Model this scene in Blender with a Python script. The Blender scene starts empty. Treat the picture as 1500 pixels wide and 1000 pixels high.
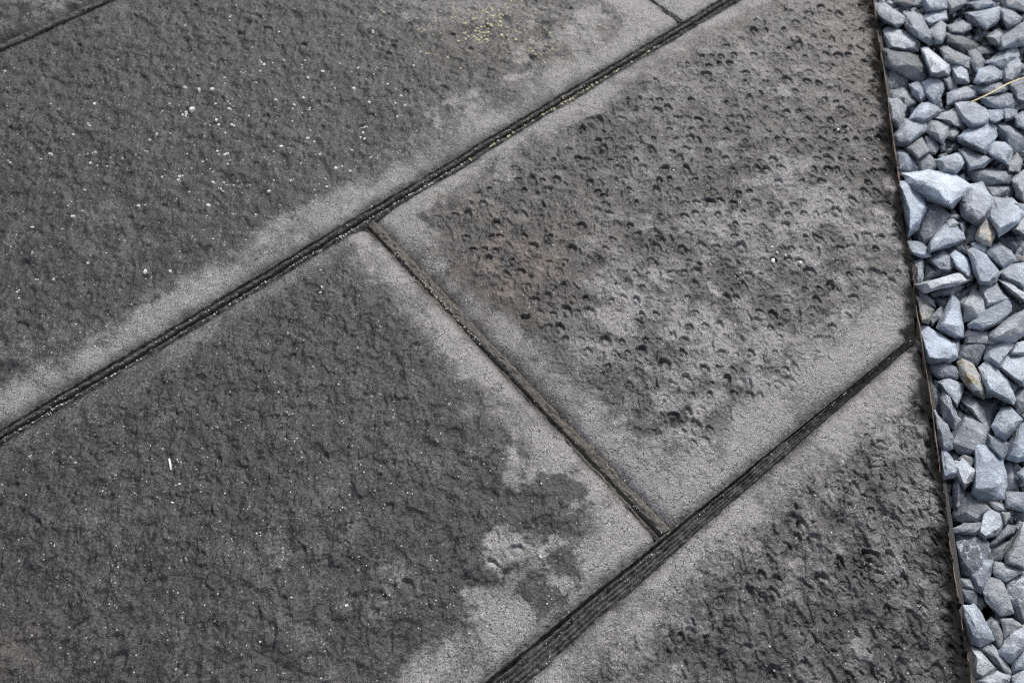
import bpy, bmesh, math, random
import numpy as np
from mathutils import Vector, noise as mnoise

# ------------------------------------------------------------------ camera, sky, sun, exposure
S = bpy.context.scene
H, PITCH, FPX = 1.0, math.radians(57.0), 1283.0        # camera height, look-down angle, focal length in 1500 px
cd = bpy.data.cameras.new('camera'); cam = bpy.data.objects.new('camera', cd)
S.collection.objects.link(cam); S.camera = cam
cam.location = (0, 0, H); cam.rotation_euler = (math.pi / 2 - PITCH, 0, 0)
cd.sensor_width = 36.0; cd.lens = 36.0 * FPX / 1500.0
cd.clip_start = 0.02; cd.clip_end = 400.0
cd.dof.use_dof = True; cd.dof.focus_distance = 1.07; cd.dof.aperture_fstop = 5.0

SUN_EL, SUN_AZ = math.radians(40), math.radians(28)     # azimuth clockwise from +Y (picture top)
world = bpy.data.worlds.new('World'); S.world = world; world.use_nodes = True
wn = world.node_tree
sky = wn.nodes.new('ShaderNodeTexSky'); sky.sky_type = 'NISHITA'; sky.sun_disc = False
sky.sun_elevation = SUN_EL; sky.sun_rotation = SUN_AZ
sky.air_density = 1.0; sky.dust_density = 4.0; sky.ozone_density = 1.0
bg = wn.nodes['Background']; bg.inputs['Strength'].default_value = 0.085
hs = wn.nodes.new('ShaderNodeHueSaturation'); hs.inputs['Saturation'].default_value = 0.45   # thin cloud veil
wn.links.new(sky.outputs[0], hs.inputs['Color']); wn.links.new(hs.outputs[0], bg.inputs['Color'])
sl = bpy.data.lights.new('sun', 'SUN'); sun = bpy.data.objects.new('sun', sl); S.collection.objects.link(sun)
sl.energy = 1.5; sl.angle = math.radians(10); sl.color = (1.0, 0.965, 0.92)
sd = Vector((math.sin(SUN_AZ) * math.cos(SUN_EL), math.cos(SUN_AZ) * math.cos(SUN_EL), math.sin(SUN_EL)))
sun.rotation_euler = sd.to_track_quat('Z', 'Y').to_euler()
sun.location = sd * 5
S.view_settings.view_transform = 'Standard'; S.view_settings.look = 'None'
S.view_settings.gamma = 1.0; S.view_settings.use_curve_mapping = False
S.view_settings.exposure = 1.05
S.render.engine = 'CYCLES'
S.cycles.use_denoising = False
S.cycles.filter_width = 1.1
S.cycles.max_bounces = 5

rng = np.random.RandomState(7)
random.seed(7)
SP, CP = math.sin(PITCH), math.cos(PITCH)

def at(px, py, z=0.0):
    """photo pixel (1500 x 1000) -> point of the world at height z"""
    dx, dy = (px - 750) / FPX, -(py - 500) / FPX
    ry, rz = dy * SP + CP, dy * CP - SP
    t = (z - H) / rz
    return np.array([dx * t, ry * t, z])

# ------------------------------------------------------------------ helpers
def link(name, me, parent=None, mat=None):
    o = bpy.data.objects.new(name, me); S.collection.objects.link(o)
    if parent is not None: o.parent = parent
    if mat is not None and me is not None: me.materials.append(mat)
    return o

def tag(o, label=None, cat=None, group=None, kind=None):
    if label: o['label'] = label
    if cat: o['category'] = cat
    if group: o['group'] = group
    if kind: o['kind'] = kind
    return o

_T = rng.rand(4, 512, 512)
def vnoise(x, y, k=0):
    xi = np.floor(x).astype(np.int64); yi = np.floor(y).astype(np.int64)
    fx = x - xi; fy = y - yi
    fx = fx * fx * fx * (fx * (fx * 6 - 15) + 10); fy = fy * fy * fy * (fy * (fy * 6 - 15) + 10)
    T = _T[k]; x0 = xi & 511; x1 = (xi + 1) & 511; y0 = yi & 511; y1 = (yi + 1) & 511
    return (T[x0, y0] * (1 - fx) + T[x1, y0] * fx) * (1 - fy) + (T[x0, y1] * (1 - fx) + T[x1, y1] * fx) * fy

def fbm(x, y, size, octs=4, gain=0.5, seed=0):
    """fractal noise, about -0.5 .. 0.5, first feature of the given size in metres"""
    out = np.zeros_like(x); a = 1.0; tot = 0; f = 1.0 / size
    for i in range(octs):
        c, s = math.cos(0.7 + 1.3 * i + seed), math.sin(0.7 + 1.3 * i + seed)
        out += a * (vnoise((c * x - s * y) * f + 17.3 * i + 31 * seed, (s * x + c * y) * f + 9.1 * i + 57 * seed, (i + seed) % 4) - 0.5)
        tot += a; a *= gain; f *= 2.03
    return out / tot * 1.6

def sstep(a, b, x):
    t = np.clip((x - a) / (b - a), 0, 1); return t * t * (3 - 2 * t)

def grid_mesh(name, P, attrs=None, skirt=None):
    """P: (n, m, 3) array -> quad mesh; skirt: depth of walls dropped round the rim"""
    n, m = P.shape[:2]
    co = P.reshape(-1, 3)
    idx = np.arange(n * m).reshape(n, m)
    q = np.stack([idx[:-1, :-1], idx[1:, :-1], idx[1:, 1:], idx[:-1, 1:]], -1).reshape(-1, 4)
    src = np.arange(n * m)
    if skirt:
        rim = np.concatenate([idx[:, 0], idx[-1, 1:], idx[-2::-1, -1], idx[0, -2:0:-1]])
        low = co[rim].copy(); low[:, 2] = -skirt
        base = len(co); k = len(rim)
        co = np.vstack([co, low]); src = np.concatenate([src, rim])
        a = rim; b = np.roll(rim, -1); la = base + np.arange(k); lb = np.roll(la, -1)
        q = np.vstack([q, np.stack([b, a, la, lb], -1)])
    # keep faces pointing up
    p0, p1, p3 = co[q[0, 0]], co[q[0, 1]], co[q[0, 3]]
    if np.cross(p1 - p0, p3 - p0)[2] < 0: q = q[:, ::-1]
    me = bpy.data.meshes.new(name)
    me.vertices.add(len(co)); me.vertices.foreach_set('co', co.astype(np.float32).ravel())
    me.loops.add(q.size); me.loops.foreach_set('vertex_index', q.astype(np.int32).ravel())
    me.polygons.add(len(q)); me.polygons.foreach_set('loop_start', np.arange(0, q.size, 4, dtype=np.int32))
    me.update(calc_edges=True)
    me.polygons.foreach_set('use_smooth', np.ones(len(q), dtype=bool))
    for k_, v in (attrs or {}).items():
        a_ = me.attributes.new(k_, 'FLOAT', 'POINT'); a_.data.foreach_set('value', v.ravel()[src].astype(np.float32))
    me.validate(); return me

# ------------------------------------------------------------------ node helpers
class NT:
    def __init__(s, name):
        s.m = bpy.data.materials.new(name); s.m.use_nodes = True; s.t = s.m.node_tree
        s.b = s.t.nodes['Principled BSDF']
    def n(s, typ, **kw):
        nd = s.t.nodes.new(typ)
        for k, v in kw.items(): setattr(nd, k, v)
        return nd
    def put(s, sock, v):
        if isinstance(v, bpy.types.NodeSocket): s.t.links.new(v, sock)
        elif v is not None:
            if isinstance(v, tuple) and len(v) == 3 and sock.type == 'RGBA': v = v + (1,)
            sock.default_value = v
    def math(s, op, a, b=None, clamp=False):
        nd = s.n('ShaderNodeMath', operation=op); nd.use_clamp = clamp
        s.put(nd.inputs[0], a)
        if b is not None: s.put(nd.inputs[1], b)
        return nd.outputs[0]
    def mix(s, f, a, b, blend='MIX'):
        nd = s.n('ShaderNodeMix', data_type='RGBA', blend_type=blend)
        s.put(nd.inputs[0], f); s.put(nd.inputs[6], a); s.put(nd.inputs[7], b)
        return nd.outputs[2]
    def ramp(s, v, a, b, lo=0.0, hi=1.0, smooth=True):
        nd = s.n('ShaderNodeMapRange'); nd.interpolation_type = 'SMOOTHSTEP' if smooth else 'LINEAR'
        s.put(nd.inputs[0], v); nd.inputs[1].default_value = a; nd.inputs[2].default_value = b
        nd.inputs[3].default_value = lo; nd.inputs[4].default_value = hi
        return nd.outputs[0]
    def noise(s, vec, scale, detail=3, rough=0.55, dist=0.0):
        nd = s.n('ShaderNodeTexNoise'); s.put(nd.inputs['Vector'], vec)
        nd.inputs['Scale'].default_value = scale; nd.inputs['Detail'].default_value = detail
        nd.inputs['Roughness'].default_value = rough; nd.inputs['Distortion'].default_value = dist
        return nd.outputs[0]
    def voro(s, vec, scale, feature='F1', out='Distance', rnd=1.0):
        nd = s.n('ShaderNodeTexVoronoi', feature=feature); s.put(nd.inputs['Vector'], vec)
        nd.inputs['Scale'].default_value = scale; nd.inputs['Randomness'].default_value = rnd
        return nd.outputs[out]
    def attr(s, name):
        nd = s.n('ShaderNodeAttribute'); nd.attribute_name = name; return nd.outputs['Fac']
    def bump(s, h, dist, strength=1.0, normal=None):
        nd = s.n('ShaderNodeBump'); s.put(nd.inputs['Height'], h)
        nd.inputs['Distance'].default_value = dist; nd.inputs['Strength'].default_value = strength
        if normal is not None: s.put(nd.inputs['Normal'], normal)
        return nd.outputs[0]
    def pos(s): return s.n('ShaderNodeNewGeometry').outputs['Position']

# ------------------------------------------------------------------ materials
def slab_material():
    M = NT('weathered_concrete'); P = M.pos()
    pale, brown, dirt, yel = M.attr('pale'), M.attr('brown'), M.attr('dirt'), M.attr('moss')
    n1 = M.noise(P, 55, 4, 0.6); n2 = M.noise(P, 260, 2, 0.55); n3 = M.noise(P, 900, 2, 0.7)
    # ragged, peppered limit between pale crust and dark weathered core
    k = M.math('ADD', pale, M.math('MULTIPLY', M.math('SUBTRACT', n1, 0.5), M.ramp(pale, .25, .55, .18, .75)))
    k = M.math('ADD', k, M.math('MULTIPLY', M.math('SUBTRACT', n2, 0.5), M.ramp(pale, .25, .55, .45, .85)))
    k = M.ramp(k, 0.12, 0.92)
    # cores
    dark = M.mix(M.ramp(n2, 0.3, 0.7), SLAB_D0, SLAB_D1)
    crust = M.mix(M.ramp(n1, 0.3, 0.7), SLAB_P0, SLAB_P1)
    c = M.mix(k, dark, crust)
    c = M.mix(M.math('MULTIPLY', brown, M.ramp(n1, 0.35, 0.6)), c, (0.118, 0.099, 0.086))
    # hairline crazing in the crust
    wob = M.n('ShaderNodeVectorMath', operation='ADD'); nv = M.n('ShaderNodeTexNoise'); M.put(nv.inputs['Vector'], P)
    nv.inputs['Scale'].default_value = 120
    sc = M.n('ShaderNodeVectorMath', operation='SCALE'); M.put(sc.inputs[0], nv.outputs['Color']); sc.inputs['Scale'].default_value = 0.012
    M.put(wob.inputs[0], P); M.put(wob.inputs[1], sc.outputs[0])
    cr = M.voro(wob.outputs[0], 75, 'DISTANCE_TO_EDGE')
    crk = M.math('MULTIPLY', M.ramp(cr, 0.0, 0.07, 1, 0), M.ramp(n1, 0.48, 0.6))
    crk = M.math('MULTIPLY', crk, M.ramp(k, 0.2, 0.8, 0.15, 1.0))
    c = M.mix(M.math('MULTIPLY', crk, 0.5), c, (0.045, 0.045, 0.045))
    # grain: dark pores and pale sand grains
    g = M.ramp(n3, 0.30, 0.70, 0.16, 1.84, False)
    gm = M.n('ShaderNodeMix', data_type='RGBA', blend_type='MULTIPLY'); gm.inputs[0].default_value = 1.0
    cmb = M.n('ShaderNodeCombineColor'); [M.put(cmb.inputs[i], g) for i in range(3)]
    M.put(gm.inputs[6], c); M.put(gm.inputs[7], cmb.outputs[0]); c = gm.outputs[2]
    pore = M.math('MULTIPLY', M.ramp(M.voro(P, 230), 0.16, 0.30, 1, 0), M.ramp(M.noise(P, 110, 3, .7), 0.46, 0.60))
    c = M.mix(M.math('MULTIPLY', pore, 0.88), c, (0.035, 0.035, 0.036))
    sal = M.math('MULTIPLY', M.ramp(M.voro(P, 185), 0.12, 0.24, 1, 0), M.ramp(M.noise(P, 80, 3, 0.75), 0.52, 0.63))
    c = M.mix(M.math('MULTIPLY', sal, 0.8), c, (0.52, 0.52, 0.515))
    # black algae film on the outer rim
    dk = M.ramp(M.math('ADD', dirt, M.math('MULTIPLY', M.math('SUBTRACT', n2, 0.5), 0.55)), 0.10, 0.92)
    c = M.mix(M.math('MULTIPLY', dk, 0.93), c, (0.011, 0.0105, 0.010))
    M.put(M.b.inputs['Base Color'], c)
    M.put(M.b.inputs['Roughness'], M.math('ADD', M.ramp(n1, 0.35, 0.65, 0.44, 0.58), M.math('MULTIPLY', k, 0.14)))
    M.put(M.b.inputs['Specular IOR Level'], M.math('MULTIPLY', M.math('SUBTRACT', 1.0, dk), 0.45))
    h = M.math('ADD', M.math('MULTIPLY', n3, 0.34), M.math('MULTIPLY', n2, 0.62))
    h = M.math('SUBTRACT', h, M.math('MULTIPLY', crk, 0.35))
    h = M.math('SUBTRACT', h, M.math('MULTIPLY', pore, 0.3))
    M.put(M.b.inputs['Normal'], M.bump(h, 0.0026, 1.0))
    return M.m

SLAB_D0, SLAB_D1 = (0.016, 0.0158, 0.0162), (0.043, 0.0425, 0.0435)
SLAB_P0, SLAB_P1 = (0.182, 0.18, 0.182), (0.245, 0.241, 0.243)

def mortar_material(name, lo, hi):
    M = NT(name); P = M.pos()
    n1, n2 = M.noise(P, 160, 3, 0.6), M.noise(P, 700, 2, 0.7)
    c = M.mix(M.ramp(n1, 0.3, 0.7), lo, hi)
    c = M.mix(M.ramp(n2, 0.55, 0.75), c, tuple(2.2 * x for x in hi))
    s = M.math('MULTIPLY', M.ramp(M.voro(P, 240), 0.12, 0.22, 1, 0), M.ramp(M.noise(P, 60, 2), 0.5, 0.6))
    c = M.mix(M.math('MULTIPLY', s, 0.8), c, (0.4, 0.4, 0.38))
    M.put(M.b.inputs['Base Color'], c); M.b.inputs['Roughness'].default_value = 0.8
    M.b.inputs['Specular IOR Level'].default_value = 0.3
    M.put(M.b.inputs['Normal'], M.bump(M.math('ADD', n1, M.math('MULTIPLY', n2, 0.5)), 0.0015))
    return M.m

def stone_material(name='crushed_limestone', stain=None):
    M = NT(name)
    oi = M.n('ShaderNodeObjectInfo'); tc = M.n('ShaderNodeTexCoord')
    off = M.n('ShaderNodeVectorMath', operation='ADD'); M.put(off.inputs[0], tc.outputs['Object'])
    rm = M.math('MULTIPLY', oi.outputs['Random'], 37.0)
    cb = M.n('ShaderNodeCombineXYZ'); M.put(cb.inputs[0], rm); M.put(cb.inputs[1], M.math('MULTIPLY', rm, 1.7)); M.put(off.inputs[1], cb.outputs[0])
    V = off.outputs[0]
    n0, n1, n2 = M.noise(V, 28, 3, 0.6), M.noise(V, 130, 4, 0.65), M.noise(V, 600, 3, 0.7)
    col = oi.outputs['Color']
    f = M.ramp(M.math('ADD', M.math('MULTIPLY', n0, 0.6), M.math('MULTIPLY', n1, 0.4)), 0.34, 0.66, 0.62, 1.34, False)
    cm = M.n('ShaderNodeCombineColor'); [M.put(cm.inputs[i], f) for i in range(3)]
    c = M.mix(1.0, col, cm.outputs[0], 'MULTIPLY')
    # bedding faces carry more pale dust than broken ones: split by the stone's own direction of bedding
    vt = M.n('ShaderNodeVectorTransform', vector_type='NORMAL', convert_from='WORLD', convert_to='OBJECT'); M.put(vt.inputs[0], M.n('ShaderNodeNewGeometry').outputs['Normal'])
    bx = M.n('ShaderNodeTexWhiteNoise', noise_dimensions='1D'); M.put(bx.inputs['W'], rm)
    ax = M.n('ShaderNodeVectorMath', operation='SUBTRACT'); M.put(ax.inputs[0], bx.outputs['Color']); ax.inputs[1].default_value = (.5, .5, .5)
    dt = M.n('ShaderNodeVectorMath', operation='DOT_PRODUCT'); M.put(dt.inputs[0], vt.outputs[0]); M.put(dt.inputs[1], ax.outputs[0])
    bed_ = M.ramp(dt.outputs['Value'], -.12, .16, 0.78, 1.28)
    cb2 = M.n('ShaderNodeCombineColor'); [M.put(cb2.inputs[i], bed_) for i in range(3)]
    c = M.mix(1.0, c, cb2.outputs[0], 'MULTIPLY')
    # chalky dust and broken pale crystals
    dust = M.math('MULTIPLY', M.ramp(n1, 0.5, 0.68), M.ramp(n0, 0.42, 0.6))
    c = M.mix(M.math('MULTIPLY', dust, 0.5), c, (0.50, 0.53, 0.57))
    spk = M.math('MULTIPLY', M.ramp(M.voro(V, 190), 0.1, 0.24, 1, 0), M.ramp(n0, 0.5, 0.62))
    c = M.mix(M.math('MULTIPLY', spk, 0.55), c, (0.72, 0.74, 0.76))
    # calcite veins; their amount rides on the object's alpha
    wv = M.n('ShaderNodeVectorMath', operation='ADD'); nv = M.n('ShaderNodeTexNoise'); M.put(nv.inputs['Vector'], V); nv.inputs['Scale'].default_value = 60
    sc = M.n('ShaderNodeVectorMath', operation='SCALE'); M.put(sc.inputs[0], nv.outputs['Color']); sc.inputs['Scale'].default_value = 0.02
    M.put(wv.inputs[0], V); M.put(wv.inputs[1], sc.outputs[0])
    ve = M.ramp(M.voro(wv.outputs[0], 46, 'DISTANCE_TO_EDGE'), 0.0, 0.045, 1, 0)
    ve = M.math('MULTIPLY', ve, M.ramp(n1, 0.36, 0.54))
    ve = M.math('MULTIPLY', ve, M.math('SUBTRACT', 1.0, oi.outputs['Alpha']))
    c = M.mix(M.math('MULTIPLY', ve, .75), c, (0.70, 0.73, 0.76))
    if stain: c = M.mix(M.ramp(M.math('ADD', M.math('MULTIPLY', n1, .6), M.math('MULTIPLY', n0, .5)), 0.55, 0.66), c, stain)
    # worn, bruised arrises
    pt = M.n('ShaderNodeNewGeometry').outputs['Pointiness']
    w = M.math('MULTIPLY', M.ramp(pt, 0.53, 0.62), M.ramp(n1, 0.4, 0.6))
    c = M.mix(M.math('MULTIPLY', w, 0.45), c, (0.58, 0.61, 0.65))
    M.put(M.b.inputs['Base Color'], c); M.put(M.b.inputs['Roughness'], M.ramp(n1, 0.3, 0.7, 0.5, 0.8))
    M.b.inputs['Specular IOR Level'].default_value = 0.4
    h = M.math('ADD', M.math('MULTIPLY', n1, 1.0), M.math('MULTIPLY', n2, 0.35))
    M.put(M.b.inputs['Normal'], M.bump(h, 0.0048, 0.9))
    return M.m

def plain(name, lo, hi, scale, rough=0.8, bump=0.001):
    M = NT(name); P = M.pos(); n = M.noise(P, scale, 4, 0.65)
    M.put(M.b.inputs['Base Color'], M.mix(M.ramp(n, 0.3, 0.7), lo, hi)); M.b.inputs['Roughness'].default_value = rough
    M.put(M.b.inputs['Normal'], M.bump(n, bump)); return M.m

m_slab = slab_material()
m_joint = mortar_material('dark_mortar', (0.018, 0.018, 0.018), (0.088, 0.087, 0.086))
m_joint_b = mortar_material('brown_mortar', (0.045, 0.042, 0.038), (0.098, 0.091, 0.082))
m_stone = stone_material()
m_gold = stone_material('gold_stained_limestone', (0.20, 0.16, 0.085)); m_cream = stone_material('cream_crusted_limestone', (0.45, 0.41, 0.33))
m_soil = plain('dark_soil', (0.02, 0.019, 0.018), (0.06, 0.057, 0.052), 40, 0.95, 0.01)
m_bed = plain('mortar_bed', (0.02, 0.02, 0.02), (0.04, 0.04, 0.04), 200)
m_edge = plain('brown_edging', (0.03, 0.026, 0.022), (0.19, 0.15, 0.115), 34, 0.75, 0.001)
m_grit = plain('pale_grit', (0.30, 0.30, 0.295), (0.72, 0.72, 0.71), 260, 0.5)
m_lich = plain('yellow_lichen', (0.34, 0.325, 0.20), (0.56, 0.535, 0.38), 300, 0.9)
m_straw = plain('dry_straw', (0.42, 0.34, 0.18), (0.66, 0.56, 0.34), 200, 0.6)
m_twig = plain('bleached_twig', (0.6, 0.6, 0.57), (0.8, 0.8, 0.78), 300, 0.6)

# ------------------------------------------------------------------ ground
GZ = -0.105
g = bpy.data.meshes.new('ground')
g.from_pydata([(-150, -150, GZ), (150, -150, GZ), (150, 150, GZ), (-150, 150, GZ)], [], [(0, 1, 2, 3)])
tag(link('ground', g, None, m_soil), kind='structure')

# ------------------------------------------------------------------ lines of the paving (world, 2D)
def ln(p, q): a, b = at(*p)[:2], at(*q)[:2]; return a, b
LA = ln((0, 635), (1063, 0)); LB = ln((733, 1001), (1342, 491)); LC = ln((0, 68), (152, 0))
LD = ln((541, 325), (982, 788)); LE = ln((948, -4), (995, 26)); LK = ln((1283, 0), (1427, 1000))
def meet(l, m):
    (a, b), (c, d) = l, m
    r, s = b - a, d - c
    t = ((c - a)[0] * s[1] - (c - a)[1] * s[0]) / (r[0] * s[1] - r[1] * s[0])
    return a + t * r
def par(l, off):
    """parallel line shifted to the left of a->b by off"""
    a, b = l; d = (b - a) / np.linalg.norm(b - a); n = np.array([-d[1], d[0]]); return a + n * off, b + n * off
def sdist(l, X, Y):
    a, b = l; d = (b - a) / np.linalg.norm(b - a)
    return (X - a[0]) * -d[1] + (Y - a[1]) * d[0]          # positive to the left of a->b
WA, WB, WC, WD, WE = 0.0100, 0.0125, 0.0120, 0.0075, 0.0022   # half widths of the joints
dirA = (LA[1] - LA[0]) / np.linalg.norm(LA[1] - LA[0]); dirD = (LD[1] - LD[0]) / np.linalg.norm(LD[1] - LD[0])
FAR_L = ln((-190, -130), (-190, 1150))
low = at(640, 1130)[:2]; FAR_B = (low, low + np.array([1.0, 0.0]))
top = at(900, -210)[:2]; FAR_T = (top, top + np.array([1.0, 0.0]))
LEFTC = (at(-190, 1130)[:2], at(-240, -230)[:2])

# ------------------------------------------------------------------ hammer marks stamped on one world raster
RES = 0.0011
X0, Y0, X1, Y1 = -1.25, 0.02, 0.95, 1.75
RW, RH = int((X1 - X0) / RES), int((Y1 - Y0) / RES)
pits = np.zeros((RW, RH), np.float32)
def stamp(x, y, rx, ry, ang, depth, lip=0.25):
    R = int(1.9 * max(rx, ry) / RES) + 2
    ci, cj = int((x - X0) / RES), int((y - Y0) / RES)
    i0, i1, j0, j1 = ci - R, ci + R, cj - R, cj + R
    if i0 < 0 or j0 < 0 or i1 >= RW or j1 >= RH: return
    gx, gy = np.meshgrid((np.arange(i0, i1) * RES + X0 - x), (np.arange(j0, j1) * RES + Y0 - y), indexing='ij')
    c, s = math.cos(ang), math.sin(ang)
    u, v = (c * gx + s * gy) / rx, (-s * gx + c * gy) / ry
    r = np.sqrt(u * u + v * v + 1e-9)
    th_ = np.arctan2(v, u); r = r * (1 + .10 * math.sin(37 * x * 91) * np.sin(2 * th_ + 60 * x * 70) + .07 * np.sin(3 * th_ + 45 * y * 83) + .05 * np.sin(7 * th_ + 900 * x))
    # horseshoe: steep and deep on the +v side, running out on the -v side
    cs = v / r
    prof = -depth * np.exp(-((r - 0.86) / 0.19) ** 2) * np.clip(0.55 + 0.7 * cs, 0.0, 1.2) - 0.20 * depth * sstep(1.0, 0.6, r)
    ring = depth * lip * np.exp(-((r - 1.3) / 0.2) ** 2) + 0.65 * depth * sstep(0.75, 0.1, np.sqrt(u * u + (v + 0.15) ** 2))
    pits[i0:i1, j0:j1] += (prof + ring).astype(np.float32)

def slash(x, y, w, ln_, ang, depth):
    R = int((ln_ + 3 * w) / RES) + 2
    ci, cj = int((x - X0) / RES), int((y - Y0) / RES); i0, i1, j0, j1 = ci - R, ci + R, cj - R, cj + R
    if i0 < 0 or j0 < 0 or i1 >= RW or j1 >= RH: return
    gx, gy = np.meshgrid((np.arange(i0, i1) * RES + X0 - x), (np.arange(j0, j1) * RES + Y0 - y), indexing='ij')
    c, s_ = math.cos(ang), math.sin(ang); a = -s_ * gx + c * gy; b = c * gx + s_ * gy + 90 * (random.random() - .5) * a * a
    win = sstep(1.1, .6, np.abs(a) / ln_)
    pits[i0:i1, j0:j1] += (win * depth * (-np.exp(-(b / w) ** 2) + .9 * np.exp(-((b - 2.3 * w) / (1.5 * w)) ** 2))).astype(np.float32)

def pit_field(poly, pitch_x, pitch_y, rmin, rmax, depth, dens, jitter=0.62, rot=0.0, stretch=(0.8, 1.7), arot=0.0, seed=1, slashes=.35, sl_ang=0.0):
    r_ = np.random.RandomState(seed)
    pts = np.array([at(*p)[:2] for p in poly]); lo, hi = pts.min(0), pts.max(0); n = len(pts)
    c, s = math.cos(rot), math.sin(rot); L = np.linalg.norm(hi - lo); mid = (lo + hi) / 2
    nx, ny = int(L / pitch_x) + 1, int(L / pitch_y) + 1
    for i in range(-nx // 2, nx // 2 + 1):
        for j in range(-ny // 2, ny // 2 + 1):
            if r_.rand() > dens: continue
            a = (i + 0.5 * (j % 2) + jitter * (r_.rand() - 0.5)) * pitch_x; b = (j + jitter * (r_.rand() - 0.5)) * pitch_y
            x, y = mid[0] + c * a - s * b, mid[1] + s * a + c * b
            ins = False
            for k in range(n):
                p, q = pts[k], pts[k - 1]
                if (p[1] > y) != (q[1] > y) and x < (q[0] - p[0]) * (y - p[1]) / (q[1] - p[1]) + p[0]: ins = not ins
            if not ins: continue
            w = rmin + (rmax - rmin) * r_.rand() ** 1.6
            if r_.rand() < slashes:
                slash(x, y, .0008 + .0006 * r_.rand(), w * (.5 + r_.rand()), sl_ang + r_.normal() * .45, depth * (.3 + .7 * r_.rand())); continue
            stamp(x, y, w, w * (stretch[0] + (stretch[1] - stretch[0]) * r_.rand()), arot + (r_.rand() - 0.5) * 0.7, depth * (0.25 + 1.2 * r_.rand() ** 1.5))

# middle slab, lower right slab, upper slab, lower left slab
pit_field([(640, 330), (830, 190), (1060, 60), (1270, -60), (1310, 330), (1320, 430), (1130, 600), (1000, 690), (900, 580), (780, 480)], 0.0180, 0.0225, 0.0046, 0.0083, 0.0028, 0.97, jitter=.36, stretch=(0.9, 1.9), seed=3, slashes=.22)
pit_field([(1345, 560), (1395, 720), (1425, 1100), (900, 1100), (960, 980), (1050, 850), (1200, 700)], 0.0165, 0.021, 0.0042, 0.0080, 0.0029, 0.95, stretch=(1.0, 2.2), seed=4, slashes=.6)
pit_field([(-100, 60), (170, 20), (500, -150), (900, -150), (830, 60), (620, 180), (420, 290), (150, 480), (-150, 580)], 0.022, 0.028, 0.0046, 0.009, 0.0020, 0.6, stretch=(0.8, 1.5), seed=5, slashes=.55, sl_ang=-.7)
pit_field([(-150, 760), (200, 540), (430, 430), (540, 420), (680, 560), (830, 690), (860, 800), (700, 930), (500, 1100), (-200, 1100)], 0.024, 0.031, 0.0042, 0.0095, 0.0021, 0.6, stretch=(1.2, 3.0), arot=-0.45, seed=6, slashes=.75, sl_ang=-.45)
# a few big shallow bosses seen in the photograph
for px, py, r, d in ((720, 832, 0.010, .0035), (755, 808, .009, .003), (590, 865, .012, .003), (555, 885, .013, .0025), (1275, 818, .009, .005), (868, 178, .013, .004), (885, 288, .006, .004), (1040, 300, .012, .003), (960, 350, .014, .003)):
    p = at(px, py); stamp(p[0], p[1], r, r, 0.0, d)

p_ = at(770, 466); slash(p_[0], p_[1], .0016, .007, 1.45, .005)
def sample(R, X, Y):
    fx = np.clip((X - X0) / RES, 0, RW - 2); fy = np.clip((Y - Y0) / RES, 0, RH - 2)
    i, j = fx.astype(int), fy.astype(int); a, b = fx - i, fy - j
    return (R[i, j] * (1 - a) + R[i + 1, j] * a) * (1 - b) + (R[i, j + 1] * (1 - a) + R[i + 1, j + 1] * a) * b

def blob(X, Y, px, py, rx, ry, ang=0.0, soft=0.6):
    """stain patch: centre by photo pixel, radii in metres"""
    c0 = at(px, py); c, s = math.cos(ang), math.sin(ang); dx, dy = X - c0[0], Y - c0[1]
    r = np.sqrt(((c * dx + s * dy) / rx) ** 2 + ((-s * dx + c * dy) / ry) ** 2)
    r = r + 0.9 * fbm(X, Y, 0.022, 4, 0.65, seed=7) + 0.5 * fbm(X, Y, 0.05, 2, 0.5, seed=5)
    return sstep(1.0 + soft * 0.5, 1.0 - soft, r)

STEP = 0.0014
KWOB = lambda t: 0.0016 * (fbm(t, t * 0.3, 0.05, 4, 0.6, seed=3))

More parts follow.
